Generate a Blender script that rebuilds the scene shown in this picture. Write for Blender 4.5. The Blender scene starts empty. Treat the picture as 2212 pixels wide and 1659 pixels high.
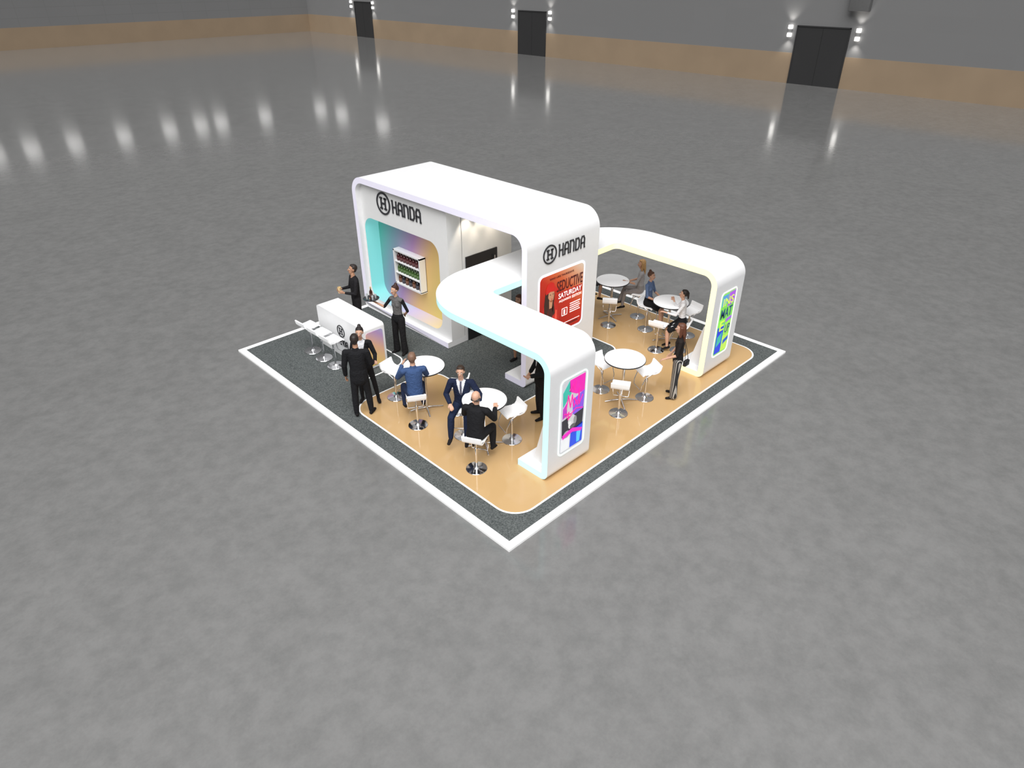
import bpy, math, random
import numpy as np
from mathutils import Vector, Matrix
random.seed(7)
scene = bpy.context.scene
COL = scene.collection
scene.view_settings.view_transform = 'Standard'
CROP = None

# ------------------------------------------------------------------ materials
MATS = {}
def mat(name, color, rough=0.5, metal=0.0, emis=0.0, ecol=None, var=0.04, scale=8.0, spec=0.5):
    if name in MATS: return MATS[name]
    m = bpy.data.materials.new(name); m.use_nodes = True
    nt = m.node_tree; b = nt.nodes["Principled BSDF"]
    tc = nt.nodes.new("ShaderNodeTexCoord")
    nz = nt.nodes.new("ShaderNodeTexNoise"); nz.inputs["Scale"].default_value = scale; nz.inputs["Detail"].default_value = 3
    nt.links.new(tc.outputs["Object"], nz.inputs["Vector"])
    rp = nt.nodes.new("ShaderNodeValToRGB")
    c = color
    rp.color_ramp.elements[0].position = 0.3; rp.color_ramp.elements[1].position = 0.7
    rp.color_ramp.elements[0].color = (c[0]*(1-var), c[1]*(1-var), c[2]*(1-var), 1)
    rp.color_ramp.elements[1].color = (min(1, c[0]*(1+var)), min(1, c[1]*(1+var)), min(1, c[2]*(1+var)), 1)
    nt.links.new(nz.outputs["Fac"], rp.inputs["Fac"])
    nt.links.new(rp.outputs["Color"], b.inputs["Base Color"])
    b.inputs["Roughness"].default_value = rough; b.inputs["Metallic"].default_value = metal
    b.inputs["Specular IOR Level"].default_value = spec
    if emis > 0:
        b.inputs["Emission Color"].default_value = (*(ecol or color), 1)
        b.inputs["Emission Strength"].default_value = emis
    if name.startswith("fabric_"):
        n2 = nt.nodes.new("ShaderNodeTexNoise"); n2.inputs["Scale"].default_value = 14; n2.inputs["Detail"].default_value = 3; n2.inputs["Distortion"].default_value = 1.2
        nt.links.new(tc.outputs["Object"], n2.inputs["Vector"])
        bp = nt.nodes.new("ShaderNodeBump"); bp.inputs["Strength"].default_value = 0.7; bp.inputs["Distance"].default_value = 0.03
        nt.links.new(n2.outputs["Fac"], bp.inputs["Height"]); nt.links.new(bp.outputs["Normal"], b.inputs["Normal"])
    MATS[name] = m
    return m

def ramp_mat(name, axis, lo, hi, stops, rough=0.5, emis=0.0, dark=1.0):
    m = bpy.data.materials.new(name); m.use_nodes = True
    nt = m.node_tree; b = nt.nodes["Principled BSDF"]
    geo = nt.nodes.new("ShaderNodeNewGeometry")
    dp = nt.nodes.new("ShaderNodeVectorMath"); dp.operation = 'DOT_PRODUCT'
    dp.inputs[1].default_value = axis
    nt.links.new(geo.outputs["Position"], dp.inputs[0])
    mr = nt.nodes.new("ShaderNodeMapRange"); mr.inputs["From Min"].default_value = lo; mr.inputs["From Max"].default_value = hi
    nt.links.new(dp.outputs["Value"], mr.inputs["Value"])
    rp = nt.nodes.new("ShaderNodeValToRGB")
    els = rp.color_ramp.elements
    els[0].position = stops[0][0]; els[0].color = (*stops[0][1], 1)
    els[1].position = stops[-1][0]; els[1].color = (*stops[-1][1], 1)
    for p, c in stops[1:-1]:
        e = els.new(p); e.color = (*c, 1)
    nt.links.new(mr.outputs["Result"], rp.inputs["Fac"])
    sc = nt.nodes.new("ShaderNodeVectorMath"); sc.operation = 'SCALE'; sc.inputs["Scale"].default_value = dark
    nt.links.new(rp.outputs["Color"], sc.inputs[0])
    nt.links.new(sc.outputs[0], b.inputs["Base Color"])
    nt.links.new(rp.outputs["Color"], b.inputs["Emission Color"])
    b.inputs["Emission Strength"].default_value = emis
    b.inputs["Roughness"].default_value = rough
    return m

WHITE = mat("white_lacquer", (0.86, 0.86, 0.87), 0.4, var=0.01)
TOPW = mat("white_laminate_added_glow", (0.86, 0.86, 0.87), 0.3, emis=0.22, ecol=(1, 1, 1), var=0.01)  # faint glow mixed in so shaded table tops and seats stay bright
WHITEMAT = mat("white_paint", (0.82, 0.82, 0.82), 0.6, var=0.01)
CHROME = mat("chrome", (0.75, 0.75, 0.77), 0.12, 1.0, var=0.02)
BLACK = mat("black_satin", (0.015, 0.015, 0.017), 0.35)
LOGO = mat("logo_charcoal", (0.03, 0.03, 0.035), 0.5)
CYAN = mat("cyan_light_edge", (0.48, 0.76, 0.77), 0.4, emis=0.5, ecol=(0.55, 0.95, 0.96), var=0.01)
YELLOW = mat("yellow_light_edge", (0.95, 0.93, 0.55), 0.4, emis=0.5, ecol=(1.0, 0.96, 0.55), var=0.01)
LILAC = mat("lilac_light_edge", (0.8, 0.78, 0.88), 0.4, emis=0.2, ecol=(0.8, 0.75, 1.0), var=0.01)

def carpet_mat():
    m = bpy.data.materials.new("grey_carpet"); m.use_nodes = True
    nt = m.node_tree; b = nt.nodes["Principled BSDF"]
    tc = nt.nodes.new("ShaderNodeTexCoord")
    n1 = nt.nodes.new("ShaderNodeTexNoise"); n1.inputs["Scale"].default_value = 38; n1.inputs["Detail"].default_value = 4; n1.inputs["Roughness"].default_value = 0.75
    nt.links.new(tc.outputs["Object"], n1.inputs["Vector"])
    rp = nt.nodes.new("ShaderNodeValToRGB")
    rp.color_ramp.elements[0].position = 0.36; rp.color_ramp.elements[0].color = (0.045, 0.052, 0.052, 1)
    rp.color_ramp.elements[1].position = 0.64; rp.color_ramp.elements[1].color = (0.145, 0.156, 0.155, 1)
    nt.links.new(n1.outputs["Fac"], rp.inputs["Fac"])
    nt.links.new(rp.outputs["Color"], b.inputs["Base Color"])
    b.inputs["Roughness"].default_value = 0.95; b.inputs["Specular IOR Level"].default_value = 0.1
    return m
CARPET = carpet_mat()
TAN = mat("glossy_tan_floor", (0.54, 0.35, 0.165), 0.08, var=0.02, scale=1.5)

def concrete_mat():
    m = bpy.data.materials.new("polished_concrete"); m.use_nodes = True
    nt = m.node_tree; b = nt.nodes["Principled BSDF"]; L = nt.links.new
    tc = nt.nodes.new("ShaderNodeTexCoord")
    def noise(sc, det, ro, dist=0):
        n = nt.nodes.new("ShaderNodeTexNoise"); n.inputs["Scale"].default_value = sc; n.inputs["Detail"].default_value = det
        n.inputs["Roughness"].default_value = ro; n.inputs["Distortion"].default_value = dist
        L(tc.outputs["Object"], n.inputs["Vector"]); return n
    a = noise(3.2, 8, 0.68, 0.0); c = noise(0.8, 4, 0.6); d = noise(22, 4, 0.75)
    rp = nt.nodes.new("ShaderNodeValToRGB")
    rp.color_ramp.elements[0].position = 0.36; rp.color_ramp.elements[0].color = (0.158, 0.158, 0.156, 1)
    rp.color_ramp.elements[1].position = 0.60; rp.color_ramp.elements[1].color = (0.182, 0.181, 0.179, 1)
    L(a.outputs["Fac"], rp.inputs["Fac"])
    def mul(x, n, lo, hi):
        mr = nt.nodes.new("ShaderNodeMapRange"); mr.inputs["From Min"].default_value = 0.3; mr.inputs["From Max"].default_value = 0.7
        mr.inputs["To Min"].default_value = lo; mr.inputs["To Max"].default_value = hi
        L(n.outputs["Fac"], mr.inputs["Value"])
        mx = nt.nodes.new("ShaderNodeVectorMath"); mx.operation = 'SCALE'
        L(x, mx.inputs[0]); L(mr.outputs["Result"], mx.inputs["Scale"]); return mx.outputs[0]
    o = mul(rp.outputs["Color"], c, 0.94, 1.06); o = mul(o, d, 0.95, 1.05)
    L(o, b.inputs["Base Color"])
    b.inputs["Roughness"].default_value = 0.11
    b.inputs["Specular IOR Level"].default_value = 0.5
    return m

# ------------------------------------------------------------------ helpers
def link(o):
    COL.objects.link(o); return o
def finish_mesh(me, smooth=True, ang=35):
    if smooth:
        me.polygons.foreach_set("use_smooth", [True]*len(me.polygons))
        try: me.set_sharp_from_angle(angle=math.radians(ang))
        except Exception: pass
    me.update()
def obj(name, me, loc=(0, 0, 0), parent=None):
    o = bpy.data.objects.new(name, me); link(o); o.location = loc
    if parent is not None: o.parent = parent
    return o
def thing(name, label, category, loc=(0, 0, 0), rotz=0.0, group=None, kind=None):
    e = bpy.data.objects.new(name, None); link(e); e.location = loc; e.rotation_euler = (0, 0, rotz)
    e.empty_display_size = 0.1
    e["label"] = label; e["category"] = category
    if group: e["group"] = group
    if kind: e["kind"] = kind
    return e
def part(name, me, par, label=None):
    o = obj(name, me, (-par.location[0], -par.location[1], -par.location[2]), par)
    if label: o["label"] = label
    return o
def single(name, me, label, category, group=None, base=None):
    n = len(me.vertices); co = np.empty(n*3, dtype=np.float32); me.vertices.foreach_get("co", co); co = co.reshape(-1, 3)
    mn = co.min(0); mx = co.max(0)
    b = Vector(base) if base else Vector(((mn[0]+mx[0])/2, (mn[1]+mx[1])/2, mn[2]))
    me.transform(Matrix.Translation(-b))
    o = obj(name, me, b); o["label"] = label; o["category"] = category
    if group: o["group"] = group
    return o
def structure(name, me, label=None):
    o = obj(name, me); o["kind"] = "structure"
    return o

def from_curve(c, M=None, mats=(), merge=True):
    ob = bpy.data.objects.new("tmp", c); link(ob)
    dg = bpy.context.evaluated_depsgraph_get(); dg.update()
    me = bpy.data.meshes.new_from_object(ob.evaluated_get(dg))
    bpy.data.objects.remove(ob); bpy.data.curves.remove(c)
    me.materials.clear()
    for m in mats: me.materials.append(m)
    if M is not None: me.transform(M)
    if merge:
        import bmesh
        bm = bmesh.new(); bm.from_mesh(me); bmesh.ops.remove_doubles(bm, verts=bm.verts, dist=1e-5)
        bmesh.ops.recalc_face_normals(bm, faces=bm.faces); bm.to_mesh(me); bm.free()
    return me
def flat(loops, z0, depth, M, m, side=None, sidefn=None):
    c = bpy.data.curves.new("c", 'CURVE'); c.dimensions = '2D'; c.fill_mode = 'BOTH'; c.extrude = depth/2
    for lp in loops:
        s = c.splines.new('POLY'); s.points.add(len(lp)-1)
        for i, p in enumerate(lp): s.points[i].co = (p[0], p[1], 0, 1)
        s.use_cyclic_u = True
    me = from_curve(c, Matrix.Translation((0, 0, z0+depth/2)), [m] + (list(side) if side else []))
    if M is not None: me.transform(M)
    if sidefn:
        for p in me.polygons: p.material_index = sidefn(p.normal, p.center)
    finish_mesh(me)
    return me
def text(s, box, z0, depth, M, m, shear=0.0, fit=True):
    c = bpy.data.curves.new("t", 'FONT'); c.body = s; c.extrude = 0.001; c.size = 1; c.shear = shear; c.resolution_u = 3; c.offset = 0.012
    me = from_curve(c, None, [m])
    n = len(me.vertices); co = np.empty(n*3, dtype=np.float32); me.vertices.foreach_get("co", co); co = co.reshape(-1, 3)
    mn = co.min(0); mx = co.max(0)
    co[:, 0] = box[0] + (co[:, 0]-mn[0])/(mx[0]-mn[0])*(box[2]-box[0])
    co[:, 1] = box[1] + (co[:, 1]-mn[1])/(mx[1]-mn[1])*(box[3]-box[1])
    co[:, 2] = z0 + (co[:, 2]-mn[2])/(mx[2]-mn[2])*depth
    me.vertices.foreach_set("co", co.reshape(-1)); 
    if M is not None: me.transform(M)
    me.update(); return me
def tube(pts, r, m, cyclic=False, res=4):
    c = bpy.data.curves.new("c", 'CURVE'); c.dimensions = '3D'; c.bevel_depth = r; c.bevel_resolution = res; c.use_fill_caps = True
    s = c.splines.new('POLY'); s.points.add(len(pts)-1)
    for i, p in enumerate(pts): s.points[i].co = (*p, 1)
    s.use_cyclic_u = cyclic
    me = from_curve(c, None, [m]); finish_mesh(me, ang=50); return me
def pydata(verts, faces, mats, idx=None, smooth=False, ang=35):
    me = bpy.data.meshes.new("m"); me.from_pydata([tuple(v) for v in verts], [], faces)
    for m in mats: me.materials.append(m)
    if idx: me.polygons.foreach_set("material_index", idx)
    if smooth: finish_mesh(me, True, ang)
    me.update(); return me
def box(x0, y0, z0, x1, y1, z1, m, bev=0.0):
    import bmesh
    bm = bmesh.new()
    bmesh.ops.create_cube(bm, size=1)
    for v in bm.verts:
        v.co = Vector(((x0+x1)/2 + v.co.x*(x1-x0), (y0+y1)/2 + v.co.y*(y1-y0), (z0+z1)/2 + v.co.z*(z1-z0)))
    if bev > 0: bmesh.ops.bevel(bm, geom=bm.edges[:], offset=bev, segments=3, affect='EDGES', profile=0.5)
    me = bpy.data.meshes.new("b"); bm.to_mesh(me); bm.free(); me.materials.append(m)
    if bev > 0: finish_mesh(me, True, 30)
    return me
def join(mes):
    import bmesh
    mats = []; bm = bmesh.new()
    for me in mes:
        base = len(bm.faces); 
        mp = []
        for m in me.materials:
            if m not in mats: mats.append(m)
            mp.append(mats.index(m))
        bm.from_mesh(me); bm.faces.ensure_lookup_table()
        for f in bm.faces[base:]: f.material_index = mp[f.material_index] if f.material_index < len(mp) else 0
        bpy.data.meshes.remove(me)
    out = bpy.data.meshes.new("j"); bm.to_mesh(out); bm.free()
    for m in mats: out.materials.append(m)
    finish_mesh(out, True, 35)
    return out
def lathe(prof, m, seg=24, center=(0, 0, 0)):
    verts = []; faces = []; cx, cy, cz = center
    for r, z in prof:
        for i in range(seg):
            a = 2*math.pi*i/seg; verts.append((cx+r*math.cos(a), cy+r*math.sin(a), cz+z))
    n = len(prof)
    for j in range(n-1):
        for i in range(seg):
            k = (i+1) % seg
            faces.append((j*seg+i, j*seg+k, (j+1)*seg+k, (j+1)*seg+i))
    faces.append(tuple(range(seg))[::-1]); faces.append(tuple((n-1)*seg+i for i in range(seg)))
    return pydata(verts, faces, [m], None, True, 40)

def rrect(x0, y0, x1, y1, r, seg=8):
    out = []
    for cx, cy, a0 in ((x1-r, y0+r, -90), (x1-r, y1-r, 0), (x0+r, y1-r, 90), (x0+r, y0+r, 180)):
        for i in range(seg+1):
            a = math.radians(a0+90*i/seg); out.append((cx+r*math.cos(a), cy+r*math.sin(a)))
    return out
def circle(cx, cy, r, n=40, ry=None):
    ry = ry or r
    return [(cx+r*math.cos(2*math.pi*i/n), cy+ry*math.sin(2*math.pi*i/n)) for i in range(n)]
def round_path(pts, radii, closed=True, seg=10):
    out = []; n = len(pts)
    for i in range(n):
        p = Vector(pts[i]); r = radii[i]
        if (not closed and i in (0, n-1)) or r <= 0:
            out.append((p.x, p.y)); continue
        a = (Vector(pts[i-1])-p).normalized(); b = (Vector(pts[(i+1) % n])-p).normalized()
        ang = a.angle(b); d = r/math.tan(ang/2)
        c = p + (a+b).normalized()*(r/math.sin(ang/2))
        s = p+a*d-c; e = p+b*d-c
        a0 = math.atan2(s.y, s.x); a1 = math.atan2(e.y, e.x); da = (a1-a0+math.pi) % (2*math.pi)-math.pi
        for k in range(seg+1):
            t = a0+da*k/seg; out.append((c.x+r*math.cos(t), c.y+r*math.sin(t)))
    return out
def offset_right(path, t):
    out = []; n = len(path)
    for i in range(n):
        a = Vector(path[max(0, i-1)]); b = Vector(path[min(n-1, i+1)]); p = Vector(path[i])
        d1 = (p-a).normalized() if i > 0 else (b-p).normalized()
        d2 = (b-p).normalized() if i < n-1 else d1
        d = (d1+d2).normalized(); nr = Vector((d.y, -d.x)); k = max(0.5, nr.dot(Vector((d1.y, -d1.x))))
        q = p+nr*(t/k); out.append((q.x, q.y))
    return out
def strip_loop(path, t):
    return path + offset_right(path, t)[::-1]
def seg_stroke(a, b, w):
    a = Vector(a); b = Vector(b); d = (b-a).normalized(); n = Vector((-d.y, d.x))*w/2; a = a-d*w*0.45; b = b+d*w*0.45
    return [tuple(a-n), tuple(b-n), tuple(b+n), tuple(a+n)]
def strokes(polys, w, z0, depth, M, m):
    mes = []; k = 0
    for pl in polys:
        for i in range(len(pl)-1):
            mes.append(flat([seg_stroke(pl[i], pl[i+1], w)], z0, depth+0.0002*(k % 5), M, m)); k += 1
    return join(mes)

def MXm(X): return Matrix(((0, 0, -1, X), (-1, 0, 0, 0), (0, 1, 0, 0), (0, 0, 0, 1)))   # u=-Y v=Z, faces -X
def MYm(Y): return Matrix(((1, 0, 0, 0), (0, 0, -1, Y), (0, 1, 0, 0), (0, 0, 0, 1)))     # u=X v=Z, faces -Y
MYZ = Matrix(((0, 0, 1, 0), (1, 0, 0, 0), (0, 1, 0, 0), (0, 0, 0, 1)))                    # u=Y v=Z, extrude X

# ------------------------------------------------------------------ camera
cd = bpy.data.cameras.new("camera"); cd.lens = 24.0; cd.sensor_width = 36; cd.clip_end = 500
cam = bpy.data.objects.new("camera", cd); link(cam)
cam.location = (-5.422, -5.540, 7.795); cam.rotation_euler = (math.radians(90-31.424), 0, math.radians(-44.709))
scene.camera = cam

# ------------------------------------------------------------------ hall
WX, WY = 51.1, 92.4
FZ = -0.03
me = pydata([(-45, -45, FZ), (WX, -45, FZ), (WX, WY, FZ), (-45, WY, FZ)], [(0, 1, 2, 3)], [concrete_mat()])
structure("floor", me)
def wall_mat(nm, mortar):
    m = bpy.data.materials.new(nm); m.use_nodes = True
    nt = m.node_tree; b = nt.nodes["Principled BSDF"]; L = nt.links.new
    tc = nt.nodes.new("ShaderNodeTexCoord"); sp = nt.nodes.new("ShaderNodeSeparateXYZ"); L(tc.outputs["Object"], sp.inputs[0])
    ad = nt.nodes.new("ShaderNodeMath"); ad.operation = 'ADD'; L(sp.outputs[0], ad.inputs[0]); L(sp.outputs[1], ad.inputs[1])
    cb = nt.nodes.new("ShaderNodeCombineXYZ"); L(ad.outputs[0], cb.inputs[0]); L(sp.outputs[2], cb.inputs[1])
    br = nt.nodes.new("ShaderNodeTexBrick"); L(cb.outputs[0], br.inputs["Vector"])
    br.offset = 0; br.inputs["Scale"].default_value = 1.0; br.inputs["Brick Width"].default_value = 3.0; br.inputs["Row Height"].default_value = 1.0
    br.inputs["Mortar Size"].default_value = 0.02; br.inputs["Mortar Smooth"].default_value = 0.1
    br.inputs["Color1"].default_value = (0.200, 0.200, 0.202, 1); br.inputs["Color2"].default_value = (0.204, 0.204, 0.206, 1)
    br.inputs["Mortar"].default_value = (mortar, mortar, mortar, 1)
    L(br.outputs["Color"], b.inputs["Base Color"]); b.inputs["Roughness"].default_value = 0.8
    return m
TANW = mat("tan_wall_band", (0.32, 0.235, 0.155), 0.7, var=0.05, scale=0.4)
structure("wall_right", box(WX, -45, FZ, WX+0.4, WY+0.4, 13, wall_mat("hall_wall_plain", .202)))
structure("wall_back", box(-45, WY, FZ, WX, WY+0.4, 13, wall_mat("hall_wall_panels", .178)))
DOORS = [(16.7, 20.6), (46.75, 50.5), (76.8, 80.4)]
ys = [-45] + [v for d in DOORS for v in d] + [WY]
for i in range(0, len(ys), 2):
    structure("baseboard_right" if i == 0 else "baseboard_right.%03d" % (i//2), box(WX-0.03, ys[i], FZ, WX-0.001, ys[i+1], 2.12, TANW))
structure("baseboard_back", box(-45, WY-0.03, FZ, WX-0.03, WY-0.001, 2.12, TANW))
DOORM = mat("charcoal_door", (0.028, 0.028, 0.029), 0.6)
GAP = mat("door_gap", (0.012, 0.012, 0.012), 0.8)
for i, (a, b) in enumerate(DOORS):
    d = structure("door_%d" % (i+1), box(WX-0.08, a, FZ, WX-0.002, b, 3.95, DOORM))
    mid = (a+b)/2
    s = obj("seam", box(WX-0.086, mid-0.015, FZ, WX-0.079, mid+0.015, 3.9, GAP), parent=d)
    fr = obj("door_frame", join([box(WX-0.12, a-0.08, FZ, WX-0.001, a, 4.0, DOORM), box(WX-0.12, b, FZ, WX-0.001, b+0.08, 4.0, DOORM), box(WX-0.12, a-0.08, 3.95, WX-0.001, b+0.08, 4.03, DOORM)]), parent=d)
SCON = mat("sconce_glow", (1, 1, 1), 0.4, emis=4, ecol=(1, 0.97, 0.92), var=0)
SCB = mat("sconce_body", (0.3, 0.3, 0.3), 0.4)
for (y, z) in [(21.2, 3.62), (16.05, 3.62), (51.3, 3.68), (46.15, 3.68), (81.2, 3.68), (76.35, 3.68)]:
    t = thing("wall_sconce", "white up-and-down wall light glowing beside a dark hall door", "wall light", (WX-0.1, y, z), group="hall wall lights")
    part("housing", box(WX-0.16, y-0.12, z-0.14, WX-0.001, y+0.12, z+0.14, SCB, 0.01), t)
    part("lamp_shade", box(WX-0.2, y-0.15, z+0.14, WX-0.02, y+0.15, z+0.40, SCON, 0.02), t)
    part("lamp_shade", box(WX-0.2, y-0.15, z-0.40, WX-0.02, y+0.15, z-0.14, SCON, 0.02), t)
    for sgn in (1, -1):
        ld = bpy.data.lights.new("wall_wash", 'SPOT'); ld.energy = 55; ld.spot_size = math.radians(95); ld.spot_blend = 1; ld.shadow_soft_size = 0.1; ld.color = (1, .96, .9)
        lo = bpy.data.objects.new("wall_wash", ld); link(lo); lo.location = (WX-0.35, y, z+sgn*0.5)
        lo.rotation_euler = Vector((0.25, 0, sgn)).to_track_quat('-Z', 'Y').to_euler()
single("ventilation_duct", box(WX-0.5, 15.6, 5.1, WX-0.002, 17.0, 8.0, mat("duct_grey", (0.14, 0.14, 0.14), 0.6), 0.03), "dark grey ventilation duct on the hall wall above a door", "duct")
HI = mat("luminaire_glow", (1, 1, 1), 0.4, emis=1.25, ecol=(1, 0.98, 0.95), var=0)
hl = [(x, WY-1.2, 0) for x in (8.9, 12.5, 17.0, 22.6, 28.2, 32.3, 35.1, 41.5)] + [(WX-1.2, 90.5, 1), (WX-1.2, 84.8, 1), (WX-1.2, 74.9, 1)]
for (x, y, k) in hl:
    br = box(x-.05, y+.3, 10.1, x+.05, WY-.002, 10.2, SCB) if not k else box(x+.3, y-.05, 10.1, WX-.002, y+.05, 10.2, SCB)
    single("hall_luminaire", join([lathe([(0.02, 0.9), (0.5, 0.8), (0.85, 0.45), (0.95, 0.0), (0.75, -0.4), (0.02, -0.6)], HI, 20, (x, y, 10)), br]), "round white hall floodlight bracketed high on the wall", "light", group="hall floodlights")

# ------------------------------------------------------------------ booth platform
plat = thing("booth_platform", "square low exhibition platform with white rim, grey carpet, tan floor", "platform", (4.6, 4.6, FZ))
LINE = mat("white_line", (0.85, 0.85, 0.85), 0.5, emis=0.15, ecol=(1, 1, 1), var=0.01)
part("rim", flat([[(0, 0), (9.2, 0), (9.2, 9.2), (0, 9.2)]], FZ, 0.045, None, LINE), plat, "white raised platform rim")
part("carpet", flat([[(0.14, 0.14), (9.06, 0.14), (9.06, 9.06), (0.14, 9.06)]], 0.0152, 0.004, None, CARPET), plat, "speckled dark grey carpet")
tp = [(0.55, 0.42), (8.68, 0.42), (8.68, 5.9), (6.5, 5.9), (6.5, 2.8), (2.68, 2.8), (2.68, 5.2), (0.55, 5.2)]
tr = [0.42, 0.42, 0.42, 0.42, 0.32, 0.32, 0.42, 0.42]
tpi = round_path(tp, tr)
def grow(pts, d):
    c = []
    n = len(pts)
    for i in range(n):
        a = Vector(pts[i-1]); b = Vector(pts[(i+1) % n]); t = (b-a).normalized(); c.append((pts[i][0]+t.y*d, pts[i][1]-t.x*d))
    return c
part("floor_line", flat([grow(tpi, 0.035)], 0.0192, 0.003, None, LINE), plat, "white outline of the tan floor")
part("tan_floor", flat([tpi], 0.0222, 0.002, None, TAN), plat, "glossy tan floor inlay with rounded corners")
lp = round_path([(1.4, 5.93), (2.5, 5.93), (2.5, 8.9)], [0, 0.3, 0], closed=False)
part("floor_line", flat([strip_loop(lp, 0.035)], 0.0192, 0.003, None, LINE), plat)
FL = 0.025

# ------------------------------------------------------------------ lettering
def handa(u0, v0, w, h, z0, d, M, m):
    cw = w/5.0; lw = cw*0.64; P = []
    def T(ch, k):
        x = u0+k*cw; q = lambda a, b: (x+a*lw, v0+b*h)
        if ch == 'H': pl = [[q(0, 0), q(0, 1)], [q(1, 0), q(1, 1)], [q(0, .5), q(1, .5)], [q(-.12, 1), q(0, 1)], [q(1, 0), q(1.12, 0)]]
        if ch == 'A': pl = [[q(0, 0), q(0, .76), q(.25, 1), q(.75, 1), q(1, .76), q(1, 0)], [q(0, .42), q(1, .42)], [q(1, 0), q(1.1, 0)]]
        if ch == 'N': pl = [[q(0, 0), q(0, 1), q(.72, 1), q(1, .78), q(1, 0)], [q(-.12, 1), q(.1, 1)]]
        if ch == 'D': pl = [[q(0, 0), q(0, 1), q(.7, 1), q(1, .78), q(1, .22), q(.7, 0), q(0, 0)]]
        return pl
    for k, ch in enumerate("HANDA"): P += T(ch, k)
    return strokes(P, cw*0.17, z0, d, M, m)
def emblem(cu, cv, r, z0, d, M, m):
    mes = [flat([circle(cu, cv, r), circle(cu, cv, r*0.85)], z0, d, M, m)]
    w = r*0.30; h = r*0.46
    pl = [[(cu-w, cv-h), (cu-w, cv+h)], [(cu+w, cv-h), (cu+w, cv+h)], [(cu-w, cv), (cu+w, cv)]]
    for sx in (-1, 1):
        for sy in (-1, 1): pl.append([(cu+sx*w-r*.12, cv+sy*h), (cu+sx*w+r*.12, cv+sy*h)])
    mes.append(strokes(pl, r*0.15, z0, d, M, m))
    return join(mes)

# ------------------------------------------------------------------ main portal
PX0, PX1, PY0, PY1, PZ = 3.59, 5.8, 3.15, 9.15, 3.5
portal = thing("exhibition_booth_frame", "tall white rounded booth frame with broad roof and front tower", "booth", (4.7, 6.15, FL))
pp = round_path([(3.78, FL), (PY0, FL), (PY0, PZ), (PY1, PZ), (PY1, FL), (5.72, FL)], [0, .12, .42, .42, .12, 0], closed=False, seg=14)
part("frame", flat([strip_loop(pp, 0.14)], PX0, PX1-PX0, MYZ, WHITE, [LILAC], lambda n, c: 1 if abs(n.x) > 0.9 else 0), portal)
NX = 3.72
holo = rrect(-8.95, 0.30, -6.05, 2.5, 0.32, 10)
NG = ramp_mat("niche_reveal_glow", (0, 1, 0), 6.0, 9.0, [(0, (1.0, 0.8, 0.35)), (.5, (0.7, 0.62, 0.9)), (.93, (0.35, 0.85, 0.85)), (1, (0.3, 0.95, 0.93))], emis=0.38, dark=.5)
part("niche_wall", flat([[(-9.01, 0.165), (-5.72, 0.165), (-5.72, 3.36), (-9.01, 3.36)], holo], -0.4, 0.4, MXm(NX), WHITEMAT, [NG],
     lambda n, c: 1 if (abs(n.x) < 0.5 and -9.0 < -c.y < -5.8 and 0.28 < c.z < 2.52) else 0), portal, "white wall with rounded recessed niche")
NB = ramp_mat("niche_gradient", (0, -0.85, -0.35), -8.3, -5.5, [(0, (0.12, 0.60, 0.50)), (.2, (0.28, 0.44, 0.56)), (.42, (0.52, 0.30, 0.58)), (.64, (0.95, 0.62, 0.25)), (1, (1.0, 0.85, 0.25))], emis=0.24, dark=.5)
part("niche_back", flat([[(-9.0, 0.2), (-6.0, 0.2), (-6.0, 2.6), (-9.0, 2.6)]], -0.42, 0.018, MXm(NX), NB), portal, "glowing panel fading teal, purple and yellow")
part("storage_room", box(NX+0.425, 5.72, 0.166, 5.7, 9.0, 3.36, WHITEMAT), portal)
part("logo_sign", join([emblem(-8.03, 3.0, 0.27, 0.002, 0.02, MXm(NX), LOGO), handa(-7.66, 2.86, 1.12, 0.28, 0.002, 0.02, MXm(NX), LOGO)]), portal, "black circled H emblem with HANDA lettering")
part("logo_sign", join([emblem(4.24, 2.9, 0.2, 0.002, 0.015, MYm(PY0), LOGO), handa(4.52, 2.79, 0.84, 0.24, 0.002, 0.015, MYm(PY0), LOGO)]), portal, "black circled H emblem with HANDA lettering")
part("door", box(4.22, 5.69, 0.03, 5.2, 5.718, 2.15, BLACK), portal, "black storage room door")
part("door_handle", tube([(5.08, 5.65, 0.9), (5.08, 5.65, 2.0)], 0.018, CHROME), portal, "long vertical chrome door handle")
for x in (4.25, 4.75, 5.25):
    part("downlight", lathe([(0.05, 0.0), (0.055, 0.03), (0.04, 0.05)], mat("downlight_glow", (1, 1, 1), .4, emis=6, ecol=(1, .9, .75), var=0), 16, (x, 5.45, 3.3)), portal)
    ld = bpy.data.lights.new("downlight", 'SPOT'); ld.energy = 30; ld.spot_size = math.radians(70); ld.spot_blend = 0.6; ld.color = (1, .88, .72); ld.shadow_soft_size = 0.04
    lo = bpy.data.objects.new("downlight", ld); link(lo); lo.location = (x, 5.45, 3.28); lo.rotation_euler = Vector((0, 0.25, -1)).to_track_quat('-Z', 'Y').to_euler()

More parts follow.
